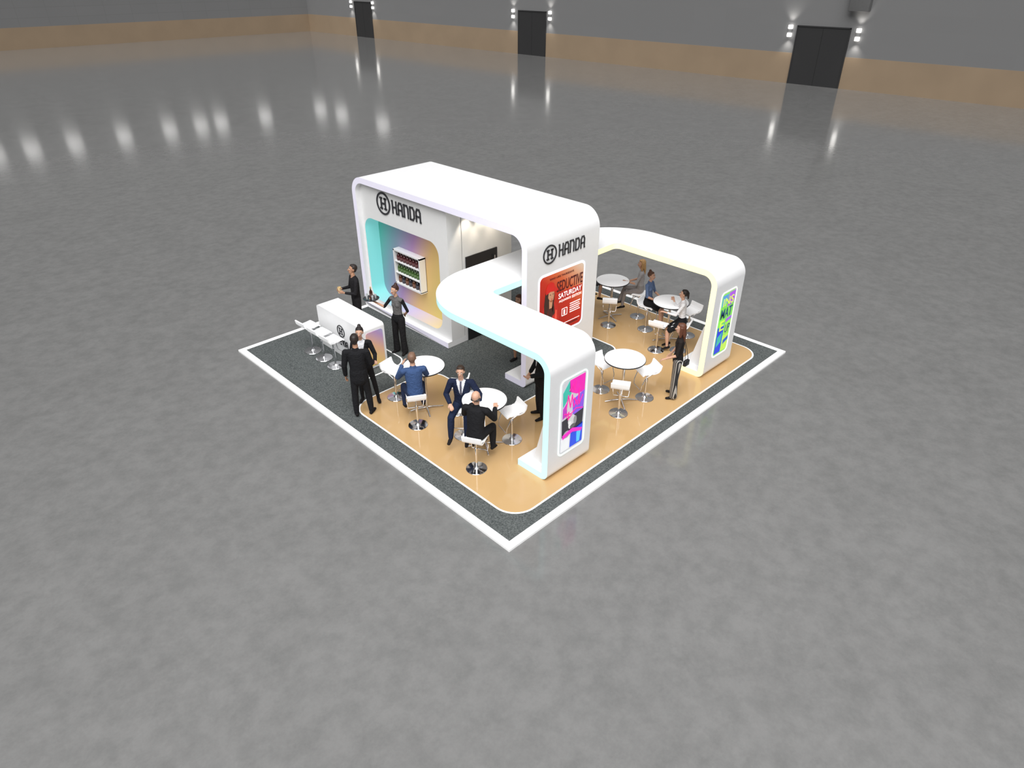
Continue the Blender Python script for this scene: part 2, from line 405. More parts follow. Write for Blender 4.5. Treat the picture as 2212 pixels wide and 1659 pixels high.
# bottle shelf in the niche
shelf = thing("bottle_shelf", "white open wall shelf with three tiers of bottles", "shelf", (4.0, 7.6, 0.88))
sx0, sx1 = 3.93, 4.118
part("shelf_frame", join([box(sx0, 7.08, .90, sx1, 7.12, 1.80, WHITE), box(sx0, 8.10, .90, sx1, 8.14, 1.80, WHITE), box(sx0, 7.08, 1.76, sx1, 8.14, 1.801, WHITE), box(sx0, 7.08, .88, sx1, 8.14, .92, WHITE), box(sx1-.01, 7.08, .90, sx1, 8.14, 1.79, WHITE)]), shelf)
for z in (1.19, 1.49):
    part("shelf_board", box(sx0+.002, 7.121, z-.012, sx1-.011, 8.099, z+.012, WHITE), shelf)
def bottle_mesh(h, r, col, nm, cap):
    m = mat(nm, col, 0.15); mc = mat(nm+"_cap", cap, 0.4)
    lab = mat(nm+"_label", tuple(min(1, c*1.8+.05) for c in col), 0.6)
    body = lathe([(r*.9, 0), (r, .01), (r, h*.55), (r*.85, h*.64), (r*.36, h*.76), (r*.33, h*.9), (r*.4, h*.9), (r*.4, h)], m, 14)
    lb = lathe([(r*1.02, h*.18), (r*1.03, h*.2), (r*1.03, h*.42), (r*1.02, h*.44)], lab, 14)
    cp = lathe([(r*.42, h*.88), (r*.43, h*.9), (r*.43, h), (r*.3, h*1.01)], mc, 12)
    return join([body, lb, cp])
rows = [(1.5025, [("dark_red_glass", (0.06, 0.008, 0.010), (0.10, .015, .015))], 8, 0.22, 0.05, "dark red bottle with red cap on the top shelf", "red bottles on the top shelf"),
        (1.2025, [("green_glass", (0.04, 0.09, 0.015), (0.02, .05, .02))], 9, 0.22, 0.045, "green bottle with pale label on the middle shelf", "green bottles on the middle shelf"),
        (0.9205, [("brown_glass", (0.10, 0.035, 0.015), (.02, .02, .02)), ("black_glass", (0.02, 0.02, 0.03), (.2, .13, .04))], 7, 0.25, 0.052, "brown liquor bottle on the bottom shelf", "liquor bottles on the bottom shelf")]
for z, kinds, n, h, r, lab, grp in rows:
    ms = [bottle_mesh(h, r, k[1], k[0], k[2]) for k in kinds]
    for i in range(n):
        y = 7.12+(i+.5)*(.98/n)
        o = obj("bottle", ms[i % len(ms)], (4.02, y, z)); o["category"] = "bottle"; o["group"] = grp
        o["label"] = lab if (i % len(ms) == 0) else "black liquor bottle with gold cap on the bottom shelf"

# ------------------------------------------------------------------ curved canopy ribbon
can = thing("curved_canopy", "white U-shaped ribbon canopy with glowing cyan and yellow edges", "canopy", (4.7, 2.6, FL))
CZ = 2.5; TH = 0.13
plan = round_path([(1.62, 3.0), (2.76, 3.0), (2.76, 3.31), (4.7, 3.31), (6.66, 3.31), (6.66, 3.0), (7.8, 3.0), (7.8, 4.52), (4.7, 4.52), (1.62, 4.52)],
                  [0, 0, .14, 0, .14, 0, 0, 1.5, 0, 1.5], seg=20)
def planfn(n, c):
    if abs(n.z) > 0.5: return 0
    return 1 if c.x < 4.7 else 2
mes = [flat([plan], CZ-TH, TH, None, WHITE, [CYAN, YELLOW], planfn)]
for x0, x1, em in ((1.62, 2.76, CYAN), (6.66, 7.8, YELLOW)):
    lpth = round_path([(1.42, FL), (0.7, FL), (0.7, CZ), (3.0, CZ)], [0, .16, .34, 0], closed=False, seg=14)
    mes.append(flat([strip_loop(lpth, TH)], x0, x1-x0, MYZ, WHITE, [em], lambda n, c: 1 if abs(n.x) > 0.9 else 0))
part("canopy_ribbon", join(mes), can)
for x0 in (1.72, 6.80):
    w = [(0.84, FL+TH), (1.22, FL+TH), (0.98, 1.12), (0.84, 1.12)]
    part("brochure_holder", flat([w], x0+.1, 0.75, MYZ, WHITEMAT), can, "white slanted brochure pocket at the canopy foot")

# ------------------------------------------------------------------ posters
def fl(loop, k, col, nm, M, em=0.35):
    return flat([loop], 0.002+0.002*k, 0.002, M, mat(nm, col, 0.4, emis=em, ecol=col, var=0.08, scale=6))
def poster_main():
    M = MYm(PY0-0.001)
    t = thing("poster", "red and orange party poster with a woman in a red cap", "poster", (4.65, PY0-0.01, 1.0))
    part("poster_frame", flat([rrect(3.92, 1.0, 5.38, 2.5, .13)], 0.001, 0.004, M, mat("poster_frame_glow", (.8, .84, .95), .4, emis=.5, ecol=(.8, .85, 1))), t)
    bgm = ramp_mat("poster_sunset", (0.8, 0, 1), 5.0, 6.7, [(0, (.50, .01, .005)), (.35, (.66, .03, .01)), (.58, (.82, .16, .05)), (.8, (.9, .45, .26)), (1, (.93, .78, .62))], emis=.12, dark=.85)
    part("poster_sheet", flat([rrect(3.97, 1.05, 5.33, 2.45, .1)], 0.005, 0.003, M, bgm), t)
    skin = (.50, .24, .14)
    fig = [fl([(3.99, 1.10), (4.5, 1.10), (4.58, 1.4), (4.52, 1.70), (4.38, 1.84), (4.22, 1.88), (4.1, 1.80), (4.0, 1.6)], 3, (.45, .012, .01), "p_jacket", M),
           fl([(4.18, 1.12), (4.34, 1.12), (4.38, 1.72), (4.24, 1.78)], 4, (.05, .01, .01), "p_shirt", M),
           fl([(4.12, 1.5), (4.1, 1.8), (4.13, 2.06), (4.2, 2.14), (4.36, 2.12), (4.42, 2.0), (4.40, 1.8), (4.44, 1.55), (4.38, 1.5), (4.34, 1.72), (4.24, 1.76), (4.2, 1.5)], 4, (.03, .01, .008), "p_hair", M),
           fl([(4.26, 1.70), (4.34, 1.70), (4.36, 1.88), (4.25, 1.88)], 5, skin, "p_skin", M),
           fl([(4.23, 2.10), (4.22, 1.96), (4.27, 1.87), (4.32, 1.83), (4.38, 1.88), (4.40, 1.98), (4.40, 2.1)], 5, skin, "p_skin", M),
           fl([(4.15, 2.04), (4.15, 2.16), (4.2, 2.25), (4.3, 2.29), (4.38, 2.25), (4.43, 2.14), (4.53, 2.07), (4.5, 2.03), (4.40, 2.06), (4.28, 2.08)], 6, (.55, .012, .01), "p_cap", M),
           fl(circle(4.365, 2.01, .017, 10, .008), 6, (.02, .01, .01), "p_dark", M), fl(circle(4.28, 2.01, .017, 10, .008), 6, (.02, .01, .01), "p_dark", M),
           fl(circle(4.33, 1.905, .024, 12, .010), 6, (.5, .05, .05), "p_lip", M),
           fl([(4.02, 1.1), (4.2, 1.1), (4.14, 1.5), (4.05, 1.45)], 5, (.7, .08, .05), "p_red2", M), fl([(4.40, 1.1), (4.52, 1.1), (4.50, 1.6), (4.46, 1.62)], 5, (.7, .08, .05), "p_red2", M)]
    part("figure_print", join(fig), t, "printed woman in red cap and jacket")
    dk = mat("p_darktext", (.10, .005, .01), .5); wh = mat("p_whitetext", (.95, .92, .88), .5, emis=.4, ecol=(1, 1, 1)); rd = mat("p_redtext", (.5, .01, .01), .5, emis=.1)
    part("title_banner", flat([[(4.52, 1.81), (5.3, 1.81), (5.3, 1.97), (4.52, 1.97)]], .009, .002, M, rd), t)
    for tx in (text("SEDUCTIVE", (4.48, 2.0, 5.30, 2.24), .013, .003, M, dk), text("SATURDAY", (4.54, 1.83, 5.28, 1.95), .013, .003, M, wh),
          text("AQUARIUS", (4.56, 1.73, 4.94, 1.79), .013, .003, M, wh), text("EDITION", (4.98, 1.73, 5.28, 1.79), .013, .003, M, wh), text("WHO LIKE THURSDAYS", (4.25, 2.33, 5.0, 2.37), .013, .003, M, dk),
          text("1", (4.72, 1.42, 4.77, 1.53), .013, .003, M, wh)):
        part("lettering", tx, t)
    part("date_box", flat([rrect(4.66, 1.39, 4.84, 1.57, .02), rrect(4.675, 1.405, 4.825, 1.555, .015)], .013, .003, M, wh), t)
    tx = []
    for k in range(5):
        tx.append(flat([[(4.92, 1.6-.05*k), (5.26-.03*(k % 2), 1.6-.05*k), (5.26-.03*(k % 2), 1.622-.05*k), (4.92, 1.622-.05*k)]], .013, .002, M, wh))
    tx += [flat([[(4.6, 1.2), (5.26, 1.2), (5.26, 1.215), (4.6, 1.215)]], .013, .002, M, wh), flat([[(4.62, 1.14), (5.2, 1.14), (5.2, 1.165), (4.62, 1.165)]], .013, .002, M, dk)]
    part("fine_print", join(tx), t)
poster_main()
def poster_leg(x0, x1, kind, framecol):
    M = MYm(0.699)
    lab = "tall abstract pink, cyan and grey collage poster" if kind == 0 else "tall lime, purple and blue poster"
    t = thing("poster", lab+" on the canopy leg", "poster", ((x0+x1)/2, .69, .42))
    part("poster_frame", flat([rrect(x0, .42, x1, 1.98, .1), rrect(x0+.025, .445, x1-.025, 1.955, .085)], 0.001, 0.008, M, mat("leg_frame_%d" % kind, framecol, .4, emis=.6, ecol=framecol)), t)
    a, b = x0+.05, x1-.05; w = b-a
    U = lambda u, v: (a+u*w, .47+v*1.46)
    PG = lambda pts: [U(*p) for p in pts]
    if kind == 0:
        sh = [flat([rrect(a, .47, b, 1.93, .07)], .001, .003, M, mat("c_sheet", (.62, .62, .66), .4, emis=.3, ecol=(.6, .6, .65)))]
        L = [([(.3, .99), (.97, .99), (.97, .74), (.62, .76), (.3, .84)], (.85, .02, .45), 2), ([(.03, .86), (.3, .99), (.38, .8), (.05, .66)], (.05, .5, .4), 2),
             ([(.03, .47), (.97, .52), (.95, .28), (.05, .23)], (.03, .03, .04), 2), ([(.45, .27), (.97, .3), (.97, .02), (.42, .02)], (.02, .08, .75), 2),
             ([(.03, .2), (.4, .24), (.38, .02), (.03, .02)], (.8, .82, .85), 3), ([(.45, .7), (.97, .76), (.95, .5), (.5, .48)], (.25, .1, .75), 3),
             ([(.06, .26), (.5, .30), (.95, .22), (.9, .18), (.5, .24), (.08, .2)], (.85, .02, .55), 5), ([(.7, .2), (.9, .2), (.85, .04), (.72, .04)], (.1, .55, .9), 4),
             ([(.05, .64), (.2, .7), (.24, .52), (.05, .5)], (.5, .05, .5), 3)]
        for p, c, k in L: sh.append(fl(PG(p), k, c, "c_%d%d%d" % tuple(int(v*99) for v in c), M))
        for cu, cv, ru, rv, c, k in ((.45, .42, .16, .075, (.62, .62, .62), 4), (.38, .36, .07, .05, (.75, .75, .75), 5), (.6, .40, .07, .06, (.3, .3, .3), 5), (.25, .25, .14, .05, (.35, .35, .36), 4), (.5, .33, .12, .03, (.12, .12, .12), 6)):
            sh.append(fl([U(cu+ru*math.cos(q), cv+rv*math.sin(q)) for q in np.linspace(0, 6.28, 20, endpoint=False)], k, c, "g_%d" % int(c[0]*99), M))
        part("poster_sheet", join(sh), t)
        scr = [[U(.18, .62), U(.25, .8), U(.36, .62), U(.42, .78), U(.5, .6), U(.62, .66), U(.52, .72), U(.66, .6), U(.72, .82), U(.74, .6), U(.88, .7)], [U(.12, .56), U(.4, .52), U(.62, .56), U(.9, .52)],
               [U(.3, .86), U(.42, .92), U(.5, .84), U(.56, .94)], [U(.2, .5), U(.3, .56), U(.28, .46), U(.42, .5)]]
        part("lettering", strokes(scr, .022, .014, .002, M, mat("c_pink", (.9, .02, .35), .4, emis=.4, ecol=(1, .02, .4))), t, "pink scribbled lettering")
    else:
        sh = [flat([rrect(a, .47, b, 1.93, .07)], .001, .003, M, mat("d_sheet", (.25, .75, .12), .4, emis=.35, ecol=(.25, .8, .1)))]
        L = [([(.5, .99), (.97, .99), (.97, .8), (.5, .76)], (.45, .12, .8), 2), ([(.03, .98), (.45, .98), (.45, .84), (.03, .8)], (.12, .35, .75), 2),
             ([(.03, .46), (.5, .5), (.5, .02), (.03, .02)], (.02, .05, .75), 2), ([(.55, .48), (.97, .5), (.97, .3), (.55, .3)], (.4, .8, .1), 3),
             ([(.52, .28), (.97, .28), (.97, .02), (.52, .02)], (.55, .85, .1), 2), ([(.1, .3), (.42, .36), (.42, .2), (.1, .14)], (.05, .5, .4), 3), ([(.6, .2), (.97, .24), (.97, .18), (.6, .13)], (.02, .1, .6), 4),
             ([(.55, .56), (.97, .58), (.97, .53), (.55, .5)], (.4, .15, .8), 3)]
        for p, c, k in L: sh.append(fl(PG(p), k, c, "d_%d%d%d" % tuple(int(v*99) for v in c), M))
        part("poster_sheet", join(sh), t)
        lime = mat("d_lime", (.75, .95, .1), .4, emis=.4, ecol=(.7, 1, .1)); dk = mat("d_dark", (.03, .12, .3), .5)
        q = lambda u0, v0, u1, v1: (*U(u0, v0), *U(u1, v1))
        for tx in (text("INS", q(.1, .8, .9, .93), .013, .002, M, lime), text("MAT", q(.06, .6, .9, .76), .013, .002, M, dk), text("E", q(.12, .4, .45, .56), .013, .002, M, lime), text("UP", q(.58, .32, .94, .46), .013, .002, M, dk)):
            part("lettering", tx, t)
poster_leg(1.88, 2.58, 0, (.75, .95, .9))
poster_leg(6.92, 7.56, 1, (.9, .92, .8))

# ------------------------------------------------------------------ counter
ctr = thing("bar_counter", "white bar counter with rounded edges and circled H emblem", "counter", (1.87, 7.13, FL))
CG = ramp_mat("counter_gradient", (1, 0, 1.2), 1.9, 3.3, [(0, (1.0, .72, .18)), (.5, (.9, .52, .34)), (.8, (.55, .36, .65)), (1, (.4, .5, .75))], emis=.2, dark=.65)
cl = round_path([(6.18, FL), (8.08, FL), (8.08, 1.06), (6.18, 1.06)], [.02, .02, .08, .08], seg=8)
part("counter_body", flat([cl], 1.60, .56, MYZ, WHITE), ctr)
part("end_panel", flat([rrect(1.66, .10, 2.10, .94, .06)], .001, .01, MYm(6.18), CG), ctr, "gradient lit end panel")
part("logo_sign", join([emblem(-7.1, .70, .15, .002, .012, MXm(1.6), LOGO), handa(-7.34, .34, .5, .14, .002, .012, MXm(1.6), LOGO)]), ctr, "black circled H emblem with HANDA lettering")

# ------------------------------------------------------------------ tables and stools
def table_parts():
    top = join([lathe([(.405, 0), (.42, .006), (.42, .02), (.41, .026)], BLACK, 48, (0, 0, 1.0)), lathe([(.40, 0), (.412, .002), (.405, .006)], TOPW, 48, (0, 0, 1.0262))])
    pole = lathe([(.03, 0), (.03, .93), (.09, .955), (.09, .962)], CHROME, 20, (0, 0, .035))
    legm = []
    for k in range(4):
        a = math.pi/4+k*math.pi/2; c, s = math.cos(a), math.sin(a)
        legm.append(tube([(0.02*c, .02*s, .05), (.15*c, .15*s, .045), (.34*c, .34*s, .016)], .015, CHROME))
    return top, pole, legm
tt, tpole, tlegs = table_parts()
def bar_table(x, y, rot, lab):
    t = thing("bar_table", lab, "table", (x, y, FL), rot, group="round white bar tables")
    obj("table_top", tt, parent=t); obj("pole", tpole, parent=t)
    for l in tlegs: obj("leg", l, parent=t)
TB = "round white bar table with chrome pole and four-star foot"
for x, y, r in ((1.59, 4.03, .3), (1.6, 2.27, .2), (4.66, 1.40, .1), (7.68, 4.08, .4), (7.63, 2.31, .1)): bar_table(x, y, r, TB)

def stool_parts():
    prof = [(.20, .645), (.19, .672), (.15, .69), (.05, .68), (-.08, .675), (-.15, .69), (-.185, .735), (-.20, .80), (-.205, .825)]
    path = round_path(prof, [0]+[.03]*7+[0], closed=False, seg=4)
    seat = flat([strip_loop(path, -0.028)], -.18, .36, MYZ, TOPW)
    base = lathe([(.19, 0), (.195, .006), (.19, .012), (.06, .024), (.035, .05)], CHROME, 32)
    pole = lathe([(.024, .03), (.024, .40), (.03, .40), (.03, .46), (.02, .46), (.02, .665)], CHROME, 16)
    fr = tube([(-.17, -.05, .665), (-.175, .12, .60), (-.165, .19, .42), (-.15, .20, .30), (.15, .20, .30), (.165, .19, .42), (.175, .12, .60), (.17, -.05, .665), (.17, -.16, .685), (-.17, -.16, .685)], .010, CHROME, True, 3)
    return seat, base, pole, fr
S = stool_parts()
def stool(x, y, d, lab, grp="white and chrome bar stools"):
    rot = math.atan2(d[1], d[0])-math.pi/2
    t = thing("bar_stool", lab, "stool", (x, y, FL), rot, group=grp)
    for nm, m in zip(("seat", "base", "pole", "footrest"), S): obj(nm, m, parent=t)
SE = "empty white bar stool with chrome disc base beside a table"
SO = "white and chrome bar stool with a person seated on it"
SC = "white and chrome bar stool at the bar counter"
for y in (7.9, 7.4, 6.9): stool(1.24, y, (1, 0.05), SC, "stools along the counter")
for x, y, d in ((1.42, 4.85, (.2, -1)), (2.0, 3.50, (-.6, .7)), (2.08, 2.04, (-1, .3)), (4.72, 1.99, (-.1, -1)), (5.13, 1.14, (-.9, .45)), (4.26, 1.16, (.85, .5)), (7.28, 3.82, (.7, .5)), (7.05, 2.2, (.9, .2)), (8.22, 2.1, (-1, .2))):
    stool(x, y, d, SE)

# ------------------------------------------------------------------ people
V = Vector
def nrm(v): return V(v).normalized()
class Body:
    def __init__(self): self.pr = []
    def cap(self, a, b, ra, rb, tag, side=(1, 0, 0), cap=None):
        if not isinstance(ra, tuple): ra = (ra, ra)
        if not isinstance(rb, tuple): rb = (rb, rb)
        self.pr.append((V(a), V(b), ra, rb, tag, V(side), cap))
    def frames(self, p):
        a, b, ra, rb, tag, side, cp = p
        d = b-a
        if d.length < 1e-5: d = V((0, 0, 1e-4)); b = a+d
        w = d.normalized(); s = side-w*side.dot(w)
        if s.length < 1e-3: s = V((0, 1, 0))-w*w.y
        if s.length < 1e-3: s = V((1, 0, 0))
        s.normalize(); f = w.cross(s)
        return a, b, ra, rb, s, f, w, cp
    def mesh(self, voxel, smooth_it, seg=14):
        verts = []; faces = []
        for p in self.pr:
            a, b, ra, rb, s, f, w, cp = self.frames(p)
            ca = cp if cp else (ra[0]+ra[1])/2 if max(ra) < 1.6*min(ra) else min(ra)
            cb = cp if cp else (rb[0]+rb[1])/2 if max(rb) < 1.6*min(rb) else min(rb)
            rings = []
            for k in range(1, 5):
                t = math.pi/2*k/4; rings.append((a-w*ca*math.cos(t), ra[0]*math.sin(t), ra[1]*math.sin(t)))
            for k in range(4, 0, -1):
                t = math.pi/2*k/4; rings.append((b+w*cb*math.cos(t), rb[0]*math.sin(t), rb[1]*math.sin(t)))
            o = len(verts)
            for c, rx, ry in rings:
                for i in range(seg):
                    q = 2*math.pi*i/seg; verts.append(c+s*rx*math.cos(q)+f*ry*math.sin(q))
            n = len(rings)
            for j in range(n-1):
                for i in range(seg):
                    k = (i+1) % seg; faces.append((o+j*seg+i, o+j*seg+k, o+(j+1)*seg+k, o+(j+1)*seg+i))
            verts.append(a-w*ca); verts.append(b+w*cb); pa = len(verts)-2; pb = pa+1
            for i in range(seg):
                k = (i+1) % seg; faces.append((pa, o+k, o+i)); faces.append((pb, o+(n-1)*seg+i, o+(n-1)*seg+k))
        me = bpy.data.meshes.new("pm"); me.from_pydata([tuple(v) for v in verts], [], faces)
        ob = bpy.data.objects.new("tmp", me); link(ob)
        md = ob.modifiers.new("r", 'REMESH'); md.mode = 'VOXEL'; md.voxel_size = voxel; md.use_smooth_shade = True
        if smooth_it:
            sm = ob.modifiers.new("s", 'SMOOTH'); sm.factor = 0.5; sm.iterations = smooth_it
        dg = bpy.context.evaluated_depsgraph_get(); dg.update()
        out = bpy.data.meshes.new_from_object(ob.evaluated_get(dg))
        bpy.data.objects.remove(ob); bpy.data.meshes.remove(me)
        return out
    def tags(self, me):
        n = len(me.polygons); c = np.empty(n*3, dtype=np.float32); me.polygons.foreach_get("center", c); c = c.reshape(-1, 3)
        best = np.full(n, 1e9); idx = np.zeros(n, dtype=np.int32)
        for k, p in enumerate(self.pr):
            a, b, ra, rb, s, f, w, cp = self.frames(p)
            A = np.array(a); L = (b-a).length; q = c-A
            t = np.clip(q@np.array(w)/L, 0, 1); q = q-np.outer(t*L, np.array(w))
            rx = ra[0]+(rb[0]-ra[0])*t; ry = ra[1]+(rb[1]-ra[1])*t; rc = cp if cp else np.minimum(rx, ry)
            d = (np.sqrt((q@np.array(s)/rx)**2+(q@np.array(f)/ry)**2+(q@np.array(w)/rc)**2)-1)*np.minimum(rx, ry)
            m = d < best; best[m] = d[m]; idx[m] = k
        return c, idx

SKIN_L = (0.62, 0.36, 0.25); SKIN_M = (0.45, 0.24, 0.15)
def person(label, loc, face, H=1.78, female=False, seated=False, seat=0.70, lean=(0, 0), arms=None, legs=None, headyaw=0, headpitch=0,
           col=None, hair="short", haircol=(.03, .018, .012), skin=SKIN_L, suit=False, tie=None, wide=False, skirt=False, voxel=0.0075, stripes=False, foot_z=None, collar=True, group=None):
    s = H/1.78; B = Body(); f_ = female
    P = V((0, 0, (seat+0.085) if seated else 0.93*s))
    Uv = nrm((lean[0], lean[1], 1)); Sd = V((1, 0, 0))
    Sd = (Sd-Uv*Sd.dot(Uv)).normalized(); Fv = Uv.cross(Sd)
    sh = (.165 if f_ else .195)*s; j = .012 if suit else 0.0
    at = lambda h, u=0, f=0: P+Uv*h*s+Sd*u*s+Fv*f*s
    if f_:
        B.cap(at(-.01), at(.06), (.155*s, .115*s), (.14*s, .105*s), 'pelvis')
        B.cap(at(.12), at(.24), (.118*s+j, .088*s+j), (.118*s+j, .088*s+j), 'torso', Sd)
        B.cap(at(.24), at(.42), (.12*s+j, .09*s+j), (.135*s+j, .09*s), 'torso', Sd)
        for k in (-1, 1): B.cap(at(.335, .055*k, .045), at(.35, .055*k, .05), .055*s, .052*s, 'torso')
    else:
        B.cap(at(-.01), at(.08), (.15*s+j, .112*s+j), (.145*s+j, .108*s+j), 'torso' if suit else 'pelvis')
        B.cap(at(.10), at(.24), (.14*s+j, .105*s+j), (.15*s+j, .105*s+j), 'torso', Sd)
        B.cap(at(.24), at(.42), (.15*s+j, .108*s+j), (.165*s+j, .105*s), 'torso', Sd)
    if suit and not seated:
        B.cap(at(.05), at(-.10), (.16*s+j, .118*s+j), (.165*s+j, .125*s+j), 'torso', Sd)
    B.cap(at(.475, -sh/s+.03), at(.475, sh/s-.03), (.055*s, .06*s), (.055*s, .06*s), 'torso', Uv)
    B.cap(at(.46), at(.53), (.12*s, .075*s), (.065*s, .055*s), 'torso', Sd)
    hb = at(.60, 0, .02)
    B.cap(at(.50), hb, .055*s if not f_ else .046*s, .052*s if not f_ else .043*s, 'neck')
    Rh = Matrix.Rotation(math.radians(headyaw), 3, 'Z') @ Matrix.Rotation(math.radians(-headpitch), 3, 'X')
    hs = Rh @ V((1, 0, 0)); hf = Rh @ V((0, 1, 0)); hu = Rh @ V((0, 0, 1))
    HC = hb + hu*.115*s + hf*.012*s
    hp = lambda u, f, h: HC+hs*u*s+hf*f*s+hu*h*s
    B.cap(hp(0, -.012, .015), hp(0, -.012, .035), (.076*s, .093*s), (.074*s, .09*s), 'head', hs, .08*s)
    B.cap(hp(0, .028, -.075), hp(0, .018, .02), (.042*s, .05*s), (.065*s, .07*s), 'head', hs, .04*s)
    B.cap(hp(0, .088, .0), hp(0, .104, -.026), .009*s, .014*s, 'head')
    for k in (-1, 1): B.cap(hp(.076*k, -.008, .012), hp(.074*k, -.004, -.018), (.010*s, .019*s), (.009*s, .014*s), 'head', hs)
    arms = arms or {}
    wr = {}
    for side, k in (('R', 1), ('L', -1)):
        ua, fa, palm = arms.get(side, ((.16*k, .02, -1), (.08*k, .18, -1), (-k, 0, 0)))
        S0 = at(.465, k*sh/s); E = S0+nrm(ua)*.285*s; W = E+nrm(fa)*.25*s
        B.cap(S0, E, .055*s+j if not f_ else .044*s+j, .043*s+j if not f_ else .035*s+j, 'upperarm')
        B.cap(E, E+(W-E)*.9, .042*s+j if not f_ else .033*s+j, .031*s+j if not f_ else .025*s+j, 'forearm')
        B.cap(E+(W-E)*.85, W, .026*s, .023*s, 'hand')
        d = nrm(fa); pv = V(palm)-d*V(palm).dot(d); pv = pv.normalized() if pv.length > .01 else V((0, 0, -1))
        wd = d.cross(pv).normalized()
        pe = W+d*.085*s
        B.cap(W+d*.012*s, pe, (.030*s, .016*s), (.040*s, .014*s), 'hand', wd, .012*s)
        for q, (off, ln) in enumerate(((-.030, .066), (-.010, .076), (.010, .07), (.029, .056))):
            b0 = pe+wd*off*s; d1 = nrm(d+pv*.25+wd*off*3); b1 = b0+d1*ln*.55*s; d2 = nrm(d+pv*(.9+.12*q)); b2 = b1+d2*ln*.5*s
            B.cap(b0, b1, .0095*s, .009*s, 'hand'); B.cap(b1, b2, .009*s, .008*s, 'hand')
        tsd = -1
        t0 = W+d*.03*s+wd*tsd*.028*s; t1 = t0+nrm(d+wd*tsd*.8+pv*.4)*.038*s; t2 = t1+nrm(d+pv*.5)*.03*s
        B.cap(t0, t1, .013*s, .011*s, 'hand'); B.cap(t1, t2, .011*s, .009*s, 'hand')
        wr[side] = (W, d, pe)
    legs = legs or {}
    lowest = 9; ex = .014 if not (f_ and not wide) else 0.0
    if wide: ex = .02
    for side, k in (('R', 1), ('L', -1)):
        if seated: dflt = ((.22*k, 1, -.12), (0.02*k, -.05, -1), (.1*k, 1, -.25))
        else: dflt = ((.05*k, .03, -1), (.02*k, -.04, -1), (.25*k, 1, 0))
        th, shn, ft = legs.get(side, dflt)
        Hj = P+V((k*.088*s, 0, -.035*s)); K = Hj+nrm(th)*.42*s; A = K+nrm(shn)*.405*s
        rt = .084*s+ex*.5; rk = .053*s+ex
        if skirt:
            m_ = Hj+(K-Hj)*.8
            B.cap(Hj, m_, rt+.012, rk+.022, 'skirt'); B.cap(Hj+(K-Hj)*.75, K, .056*s, .048*s, 'leg')
            B.cap(K, K+(A-K)*.4, .047*s, .052*s, 'leg'); B.cap(K+(A-K)*.4, A, .05*s, .030*s, 'leg')
        else:
            B.cap(Hj, K, rt, rk, 'thigh')
            B.cap(K, K+(A-K)*.4, rk, .053*s+ex, 'shin', ); B.cap(K+(A-K)*.4, A, .053*s+ex, (.036*s+ex) if not wide else .085*s, 'shin')
        fd = nrm(ft); dn = V((0, 0, -1)); dn = (dn-fd*dn.dot(fd)).normalized(); sd = fd.cross(dn)
        B.cap(A+dn*.02*s, A+dn*.04*s-fd*.005, .034*s, .036*s, 'foot')
        B.cap(A-fd*.035*s+dn*.045*s, A+fd*.07*s+dn*.048*s, (.034*s, .036*s), (.042*s, .030*s), 'foot', sd)
        B.cap(A+fd*.07*s+dn*.052*s, A+fd*.15*s+dn*.058*s, (.042*s, .026*s), (.034*s, .020*s), 'foot', sd)
        lowest = min(lowest, (A+dn*.082*s).z)
    if seated and skirt: B.cap(at(-.02), at(-.0), (.165*s, .13*s), (.15*s, .12*s), 'skirt')
    if skirt and not seated: B.cap(at(-.05), at(-.36), (.165*s, .12*s), (.165*s, .125*s), 'skirt')
    dz = 0.0 if seated else -lowest
    me = B.mesh(voxel, 3)
    c, idx = B.tags(me)
    C = dict(torso=(.02, .02, .025), pelvis=None, thigh=None, shin=None, skirt=None, leg=skin, foot=(.012, .01, .01), hand=skin, head=skin, neck=skin, upperarm=None, forearm=None, shirt=(.75, .76, .8), tie=(.03, .03, .06))
    C.update(col or {})
    for a_, b_ in (('upperarm', 'torso'), ('forearm', 'upperarm'), ('thigh', 'torso'), ('pelvis', 'thigh'), ('shin', 'thigh'), ('skirt', 'thigh')):
        if C.get(a_) is None: C[a_] = C[b_]
    if tie: C['tie'] = tie
    names = list(C.keys())
    tagn = np.array([names.index(p[4]) for p in B.pr])[idx]
    rel = c-np.array(P)
    hh = rel@np.array(Uv)/s; uu = np.abs(rel@np.array(Sd))/s; ff = rel@np.array(Fv)/s
    tt_ = names.index('torso')
    if suit:
        vm = (tagn == tt_) & (ff > .01) & (hh > .24) & (uu < .012+(hh-.24)*.26)
        tagn[vm] = names.index('shirt')
        if tie: tagn[vm & (uu < .02)] = names.index('tie')
        nm_ = (tagn == names.index('neck')) & (hh < .535); tagn[nm_] = names.index('shirt')
    elif collar is False:
        vm = (tagn == tt_) & (ff > .01) & (hh > .40) & (uu < .02+(hh-.40)*.8); tagn[vm] = names.index('neck')
    mats = []
